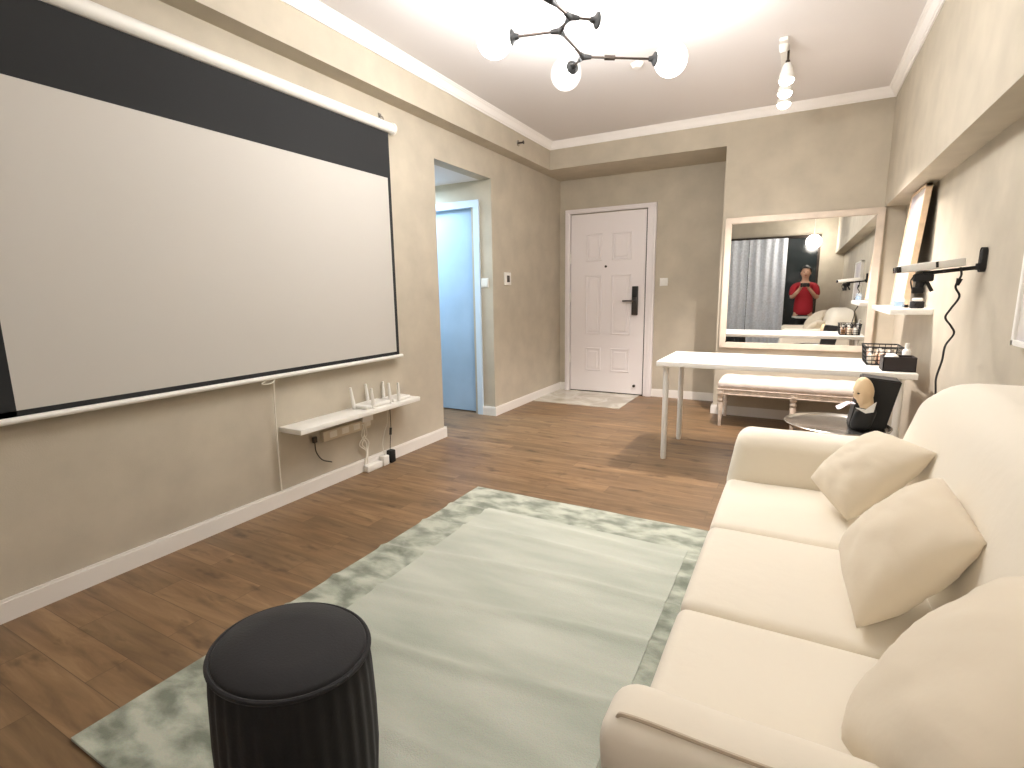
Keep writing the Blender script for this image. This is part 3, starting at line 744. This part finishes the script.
t = thing('glass_jar', 'small pale glass jar on the white ledge in front of the picture', 'jar', (.545, 4.02, lz1))
b = bm_(); lathe(b, [(0, .001), (.026, .001), (.03, .01), (.03, .06), (.024, .068), (.024, .075), (.021, .075), (.021, .066), (.026, .058), (.026, .012), (0, .008)], (.56, 4.05, lz1), 24); obj('body', b, 'jar', t)
obj('contents', lathe(bm_(), [(0, .01), (.025, .01), (.025, .045), (0, .048)], (.56, 4.05, lz1), 20), 'bluedoor', t)
t = thing('compact_camera', 'small black camera-like gadget with white top on the white ledge', 'camera', (.64, 4.03, lz1))
b = bm_(); box(b, .615, .685, 4.02, 4.06, lz1 + .001, lz1 + .045, .008, 3); obj('body', b, 'black', t)
b = bm_(); box(b, .625, .675, 4.022, 4.058, lz1 + .044, lz1 + .064, .006, 2); obj('top_plate', b, 'white_matte', t)
b = bm_(); tube(b, [(.65, 4.02, lz1 + .022), (.65, 4.008, lz1 + .022)], .014, 16); obj('lens', b, 'lens', t)
# projector arm
t = thing('projector_mount', 'black swivel wall arm bolted to the right wall above the sofa', 'bracket', (XR, 3.08, 1.26))
b = bm_(); box(b, XR - .022, XR, 3.045, 3.095, 1.262, 1.37, .02, 4); obj('wall_plate', b, 'black', t)
b = bm_(); tube(b, [(XR - .02, 3.07, 1.283), (.505, 3.085, 1.262)], .009, 10); tube(b, [(XR - .02, 3.07, 1.272), (XR - .02, 3.07, 1.30)], .014, 12); obj('arm', b, 'black', t)
b = bm_(); box(b, .47, .545, 3.06, 3.11, 1.225, 1.262, .008, 2); tube(b, [(.50, 3.085, 1.225), (.492, 3.085, 1.175)], .018, 14, .013); tube(b, [(.52, 3.085, 1.23), (.545, 3.08, 1.18)], .008, 10)
box(b, .47, .515, 3.07, 3.10, 1.17, 1.20, .006, 2); obj('ball_head', b, 'black', t)
b = bm_(); tube(b, smooth_path([(.475, 3.08, 1.255), (.462, 3.08, 1.23), (.47, 3.08, 1.19)]), .003, 6); obj('knob_cord', b, 'black', t)
t = thing('projector', 'slim white projector lying on the black wall arm', 'projector', (.52, 3.08, 1.265))
q = bmesh.new(); box(q, -.115, .125, -.05, .06, -.017, .019, .006, 2)
R_ = Matrix.Translation((.525, 3.10, 1.2945)) @ Matrix.Rotation(math.radians(-6.5), 4, 'Y')
bmesh.ops.transform(q, matrix=R_, verts=q.verts); obj('body', q, 'white_matte', t)
q = bmesh.new(); box(q, -.128, -.108, -.052, .06, -.014, .014, .004, 2); bmesh.ops.transform(q, matrix=R_, verts=q.verts); obj('lens_window', q, 'lens', t)
q = bmesh.new(); box(q, .018, .028, -.053, -.045, -.010, .016, .001, 1); bmesh.ops.transform(q, matrix=R_, verts=q.verts); obj('focus_slider', q, 'black', t)
b = bm_(); tube(b, smooth_path([(.635, 3.07, 1.285), (.64, 3.06, 1.25), (.625, 3.06, 1.2), (.645, 3.07, 1.155), (.62, 3.07, 1.1), (.605, 3.07, 1.06), (.63, 3.07, 1.02), (.645, 3.08, .985), (.62, 3.08, .93), (.615, 3.08, .86), (.60, 3.07, .78), (.60, 3.05, .72), (.62, 3.05, .5), (.63, 3.05, .02)]), .0045, 8)
tube(b, [(.636, 3.06, 1.235), (.630, 3.06, 1.205)], .012, 10, .007)
obj('power_cord', b, 'black', t)
t = thing('framed_panel', 'white framed panel on the right wall at the photo edge above the sofa', 'picture', (XR, 2.2, .975))
b = bm_(); y0, y1, z0, z1 = 1.70, 2.50, .99, 1.55
for a in ((y0, y1, z0, z0 + .02), (y0, y1, z1 - .02, z1), (y0, y0 + .02, z0, z1), (y1 - .02, y1, z0, z1)): box(b, XR - .035, XR, *a, .002, 1)
obj('frame', b, 'white', t, angle=30)
b = bm_(); box(b, XR - .025, XR - .018, y0 + .015, y1 - .015, z0 + .015, z1 - .015); obj('print', b, 'art', t, smooth=False)

# ------------------------------------------------------------------ ceiling spotlights
t = thing('ceiling_spotlight', 'white ceiling fixture with three lit spotlight heads in a row above the desk', 'spotlight', (-.19, 4.3, ZT))
b = bm_(); box(b, -.215, -.165, 3.95, 4.66, ZT - .025, ZT, .006, 2); obj('ceiling_bar', b, 'white_matte', t)
b = bm_()
lathe(b, [(0, -.05), (.02, -.05), (.026, -.03), (.03, 0), (0, 0)], (-.19, 4.02, ZT - .02), 20); obj('mount', b, 'white_matte', t)
for x, y in ((-.166, 4.13), (-.18, 4.385), (-.192, 4.63)):
    b = bm_(); c = Vector((x, y, 2.58)); d = Vector((0, -.12, -1)).normalized()
    lathe(b, [(0, -.075), (.022, -.075), (.03, -.06), (.045, .0), (.048, .03), (.044, .03), (.04, .0), (0, -.02)], c, 28, mx=aim(d))
    hh = obj('lamp_head', b, 'white_matte', t)
    b = bm_(); tube(b, [(x, y, 2.64), (x, y, ZT - .02)], .007, 8); ball(b, (x, y, 2.665), .014, seg=12); obj('stem', b, 'dark', hh)
    b = bm_(); ball(b, c + d * .022, .047, (1, 1, .8), 20); obj('bulb', b, 'spotface', hh)
    ld = bpy.data.lights.new('spot', 'SPOT'); ld.energy = 32 if abs(y - 4.385) > .1 else 165; ld.spot_size = math.radians(112); ld.spot_blend = .6; ld.shadow_soft_size = .012; ld.color = (1, .90, .84)
    lo = bpy.data.objects.new('spot_light', ld); link(lo); lo.location = c + d * .075; lo.rotation_euler = Vector((0, 0, -1)).rotation_difference(Vector((-.02, -.02, -1))).to_euler()

# ------------------------------------------------------------------ chandelier
cz = 2.45
J = {0: Vector((-1.033, 2.292, cz)), 1: Vector((-1.015, 2.466, cz)), 2: Vector((-1.107, 2.563, cz)), 3: Vector((-1.112, 2.887, cz))}
Gs = [(2, Vector((-1.425, 2.476, cz)), 'globe'), (1, Vector((-.850, 2.620, cz + .0)), 'globe'), (3, Vector((-1.277, 3.045, cz)), 'globe_clear'), (3, Vector((-.705, 3.160, cz)), 'globe'),
      (0, Vector((-1.16, 2.12, cz + .02)), 'globe'), (4, Vector((-.72, 2.02, cz + .02)), 'globe')]  # last globe is out of view, added with its light for ambient fill
J[4] = Vector((-.96, 2.06, cz + .01))
t = thing('chandelier', 'branching black rod chandelier with clear glowing glass globes', 'chandelier', (-.96, 2.06, ZT))
b = bm_()
for a, c in ((0, 1), (1, 2), (2, 3), (0, 4)): tube(b, [J[a], J[c]], .0075, 10)
obj('linking_rod', b, 'dark', t)
for k, p in J.items():
    b = bm_(); ball(b, p, .017, seg=16)
    nb = [J[a] for a, c in ((0, 1), (1, 2), (2, 3), (0, 4)) if c == k] + [J[c] for a, c in ((0, 1), (1, 2), (2, 3), (0, 4)) if a == k] + [g_[1] for g_ in Gs if g_[0] == k]
    for q in nb:
        d = (q - p).normalized(); tube(b, [p, p + d * .045], .016, 12, .010)
    obj('joint', b, 'black', t)
b = bm_(); tube(b, [J[4], (J[4].x, J[4].y, ZT - .02)], .008, 10); obj('drop_rod', b, 'dark', t)
b = bm_(); lathe(b, [(0, -.03), (.055, -.03), (.065, -.02), (.065, 0), (0, 0)], (J[4].x, J[4].y, ZT), 32); obj('canopy', b, 'black', t)
for j, c, gm in Gs:
    d = (c - J[j]).normalized(); R = .089; ra = R - .012
    b = bm_(); tube(b, [J[j], c - d * ra], .006, 10)
    if j == 3 and gm == 'globe': m_ = J[j].lerp(c, .30); tube(b, [m_ - d * .028, m_ + d * .028], .013, 12)
    arm = obj('arm', b, 'dark', t)
    b = bm_(); s = c - d * (R + .005)
    lathe(b, [(0, -.03), (.012, -.03), (.016, -.012), (.034, .0), (.036, .008), (.02, .014), (.018, .04), (0, .04)], s, 24, mx=aim(d)); obj('socket', b, 'black', arm)
    b = bm_(); ball(b, c, R, seg=40); obj('globe', b, gm, arm, angle=80)
    b = bm_(); bc = c + d * -.005; ball(b, bc, .026, seg=16); tube(b, [c - d * .06, c - d * .02], .010, 10); obj('bulb', b, 'bulb', arm)
    ld = bpy.data.lights.new('globe_light', 'POINT'); ld.energy = 15.5; ld.shadow_soft_size = .06; ld.color = (1, .985, .965)
    lo = bpy.data.objects.new('globe_light', ld); link(lo); lo.location = c

# ------------------------------------------------------------------ behind the camera (seen in the mirror)
t = thing('pendant_lamp', 'white round pendant globe lamp hanging by the window, seen in the mirror', 'pendant lamp', (.2, -.75, ZT))
b = bm_(); ball(b, (.19, -.80, 2.06), .125, seg=32); obj('shade', b, 'globe_rear', t)
b = bm_(); tube(b, [(.19, -.80, 2.18), (.19, -.80, ZT)], .004, 8); lathe(b, [(0, -.02), (.05, -.02), (.05, 0), (0, 0)], (.19, -.80, ZT), 20); obj('cord', b, 'white_matte', t)
def curtain_panel(x0, x1, label, ph):
    b = bm_(); n = int((x1 - x0) / .012); rows = 24; G = []
    for i in range(n + 1):
        u = i / n; x = x0 + (x1 - x0) * u; col = []
        for j in range(rows + 1):
            z = .02 + (2.18 - .02) * j / rows; w = 1 - .35 * j / rows
            y = YR + .09 + .03 * w * math.sin(u * (x1 - x0) * 40 + ph + .3 * math.sin(j * .4)) + .012 * math.sin(u * 17 + j * .15 + ph)
            col.append(b.verts.new((x, y, z)))
        G.append(col)
    for i in range(n):
        for j in range(rows): b.faces.new((G[i][j], G[i + 1][j], G[i + 1][j + 1], G[i][j + 1]))
    tag(obj('curtain', b, 'curtain', angle=80), label, 'curtain')
curtain_panel(-1.72, -.93, 'pale grey curtain panel at the left side of the window in the mirror', 0)
curtain_panel(-.92, -.24, 'pale grey curtain panel beside the person, seen in the mirror', 2)
b = bm_(); tube(b, [(WX0 - .02, YR + .09, 2.20), (WX1, YR + .09, 2.20)], .012, 10); tag(obj('curtain_rod', b, 'dark'), 'dark curtain rod across the rear window', 'curtain rod')

# person holding a phone (reflection)
def skin(name, verts, edges, rad, m, parent, sub=2, root=0):
    me = bpy.data.meshes.new(name); o0 = off[parent.name] if parent else Vector((0, 0, 0))
    me.from_pydata([Vector(v) - o0 for v in verts], edges, []); o = bpy.data.objects.new(name, me); link(o)
    if parent: o.parent = parent
    md = o.modifiers.new('skin', 'SKIN'); md.use_smooth_shade = True
    for i, sv in enumerate(me.skin_vertices[0].data):
        r = rad[i]; sv.radius = r if isinstance(r, tuple) else (r, r); sv.use_root = (i == root)
    sd = o.modifiers.new('sub', 'SUBSURF'); sd.levels = sub; sd.render_levels = sub
    me.materials.append(M[m]); off[o.name] = o0; return o
px, py = .10, -.42; UP = .035
t = thing('person', 'person in a red top and black trousers photographing with a phone', 'person', (px, py, 0))
# joints: body continuous with legs, torso, neck, head, arms
V = [(px, py, .80), (px, py + .005, .95), (px, py, 1.12), (px, py - .01, 1.26), (px, py, 1.33), (px, py + .01, 1.38), (px, py + .015, 1.44), (px, py + .01, 1.52),   # 0-7
     (px - .09, py, .74), (px - .13, py + .02, .44), (px - .15, py, .08), (px - .15, py + .06, .04), (px - .155, py + .15, .03),               # 8-12 left leg
     (px + .09, py, .74), (px + .13, py + .02, .44), (px + .15, py, .08), (px + .15, py + .06, .04), (px + .155, py + .15, .03),               # 13-17
     (px - .09, py - .01, 1.27), (px - .17, py, 1.255), (px - .20, py + .10, 1.03), (px - .12, py + .26, 1.10 + UP), (px - .065, py + .32, 1.18 + UP),      # 18-22 left arm to wrist
     (px + .09, py - .01, 1.27), (px + .17, py, 1.255), (px + .20, py + .10, 1.03), (px + .12, py + .26, 1.10 + UP), (px + .055, py + .32, 1.18 + UP)]      # 23-27
E_ = [(0, 1), (1, 2), (2, 3), (3, 4), (4, 5), (5, 6), (6, 7), (0, 8), (8, 9), (9, 10), (10, 11), (11, 12), (0, 13), (13, 14), (14, 15), (15, 16), (16, 17), (3, 18), (18, 19), (19, 20), (20, 21), (21, 22), (3, 23), (23, 24), (24, 25), (25, 26), (26, 27)]
Rr = [(.11, .085), (.115, .085), (.135, .095), (.11, .08), .052, .05, (.075, .09), (.07, .085), .085, .055, .036, .038, .03, .085, .055, .036, .038, .03, .06, .05, .04, .033, .025, .06, .05, .04, .033, .025]
# hands: palm + five fingers each
for s, wi in ((-1, 22), (1, 27)):
    w = Vector(V[wi]); pc = w + Vector((s * -.004, .028, .035)); V.append(tuple(pc)); Rr.append((.024, .016)); pi_ = len(V) - 1; E_.append((wi, pi_))
    for f_ in range(4):
        a = pc + Vector((s * .002, .012, .028 - f_ * .016)); m1 = a + Vector((-s * .026, .010, .006 - f_ * .001)); m2 = m1 + Vector((-s * (.022 - .002 * f_), -.004, .0))
        V += [tuple(a), tuple(m1), tuple(m2)]; Rr += [.009, .008, .0065]; n = len(V); E_ += [(pi_, n - 3), (n - 3, n - 2), (n - 2, n - 1)]
    a = pc + Vector((-s * .012, -.012, .012)); m1 = a + Vector((-s * .018, -.004, .014)); V += [tuple(a), tuple(m1)]; Rr += [.010, .0075]; n = len(V); E_ += [(pi_, n - 2), (n - 2, n - 1)]
body = skin('body', V, E_, Rr, 'skin', t)
# face features
hc = Vector((px, py + .015, 1.485))
b = bm_(); ball(b, hc, .088, (.86, 1.05, 1.25), 24); ball(b, hc + Vector((0, .092, -.02)), .014, (.8, 1, 1.5), 12)
for s in (-1, 1): ball(b, hc + Vector((s * .077, 0, -.01)), .018, (.5, .8, 1.4), 12)
obj('face', b, 'skin', t)
for s in (-1, 1): obj('eye', ball(bm_(), hc + Vector((s * .03, .084, .012)), .009, (1.2, .6, .8), 12), 'black', t)
obj('mouth', ball(bm_(), hc + Vector((0, .085, -.052)), .014, (1.5, .5, .4), 12), 'red', t)
b = bm_(); q = bmesh.new(); bmesh.ops.create_uvsphere(q, u_segments=28, v_segments=16, radius=.1)
bmesh.ops.delete(q, geom=[v for v in q.verts if (v.co.y > .035 and v.co.z < .055) or v.co.z < -.06], context='VERTS')
merge(b, q, 0, Matrix.Translation(hc + Vector((0, -.006, .012))) @ Matrix.Diagonal((.92, 1.02, 1.18, 1))); ball(b, hc + Vector((0, -.07, .10)), .04, seg=16)
obj('hair', b, 'hair', t, angle=80)
SV = [(px, py, .68), (px, py + .003, .88), (px, py, 1.12), (px, py - .01, 1.25), (px, py, 1.315), (px - .10, py - .01, 1.27), (px - .175, py, 1.25), (px - .20, py + .09, 1.06), (px + .10, py - .01, 1.27), (px + .175, py, 1.25), (px + .20, py + .09, 1.06)]
skin('red_top', SV, [(0, 1), (1, 2), (2, 3), (3, 4), (3, 5), (5, 6), (6, 7), (3, 8), (8, 9), (9, 10)], [(.19, .15), (.165, .125), (.155, .112), (.125, .092), .06, .072, .068, .062, .072, .068, .062], 'red', t)
TV = [(px, py, .80), (px, py, .72), (px - .10, py, .66), (px - .14, py + .02, .42), (px - .15, py, .10), (px + .10, py, .66), (px + .14, py + .02, .42), (px + .15, py, .10)]
skin('black_trousers', TV, [(0, 1), (1, 2), (2, 3), (3, 4), (1, 5), (5, 6), (6, 7)], [(.15, .115), (.15, .115), .12, .10, .08, .12, .10, .08], 'cloth_black', t)
b = bm_(); lathe(b, [(.158, 0), (.165, .012), (.165, .035), (.158, .04)], (px, py, .665), 32, mx=Matrix.Diagonal((1.05, .85, 1, 1))); obj('shirt_hem', b, 'white_matte', t)
t2 = thing('phone', 'phone held up in both hands by the person in the mirror', 'phone', (px - .005, py + .37, 1.18))
b = bm_(); box(b, px - .075, px + .07, py + .368, py + .376, 1.195 + UP, 1.265 + UP, .004, 2); obj('body', b, 'black', t2)
obj('camera_lens', tube(bm_(), [(px - .055, py + .375, 1.25 + UP), (px - .055, py + .379, 1.25 + UP)], .009, 14), 'lens', t2)

# ------------------------------------------------------------------ lamps that light the hidden spaces
def area(name, loc, rot, size, energy, col=(1, 1, 1), sy=None):
    ld = bpy.data.lights.new(name, 'AREA'); ld.energy = energy; ld.size = size; ld.color = col
    if sy: ld.shape = 'RECTANGLE'; ld.size_y = sy
    o = bpy.data.objects.new(name, ld); link(o); o.location = loc; o.rotation_euler = rot; return o
area('passage_light', (-3.6, 3.9, 2.2), (0, 0, 0), .5, 30, (.55, .78, 1))

w = bpy.data.worlds.new('world'); bpy.context.scene.world = w; w.use_nodes = True
w.node_tree.nodes['Background'].inputs[0].default_value = (.05, .06, .08, 1); w.node_tree.nodes['Background'].inputs[1].default_value = .5

# ------------------------------------------------------------------ camera
cam = bpy.data.cameras.new('camera'); co = bpy.data.objects.new('camera', cam); link(co)
cam.sensor_width = 36; cam.sensor_fit = 'HORIZONTAL'; cam.lens = 518.681 / 1024 * 36; cam.clip_start = .02
y_, p_, r_ = .5, .174, .014
f_ = Vector((-math.sin(y_) * math.cos(p_), math.cos(y_) * math.cos(p_), -math.sin(p_)))
rt = Vector((math.cos(y_), math.sin(y_), 0)); dn = f_.cross(rt)
right = rt * math.cos(r_) + dn * math.sin(r_); down = -rt * math.sin(r_) + dn * math.cos(r_)
mw = Matrix((( right.x, -down.x, -f_.x, 0), (right.y, -down.y, -f_.y, 0), (right.z, -down.z, -f_.z, 1.2), (0, 0, 0, 1)))
co.matrix_world = mw
sc = bpy.context.scene; sc.camera = co
sc.view_settings.view_transform = 'Standard'; sc.view_settings.look = 'None'; sc.view_settings.exposure = .48; sc.view_settings.gamma = 1
try:
    sc.cycles.use_denoising = True; sc.cycles.max_bounces = 8; sc.cycles.diffuse_bounces = 5; sc.cycles.transparent_max_bounces = 12
    sc.cycles.sample_clamp_indirect = 6
except Exception: pass
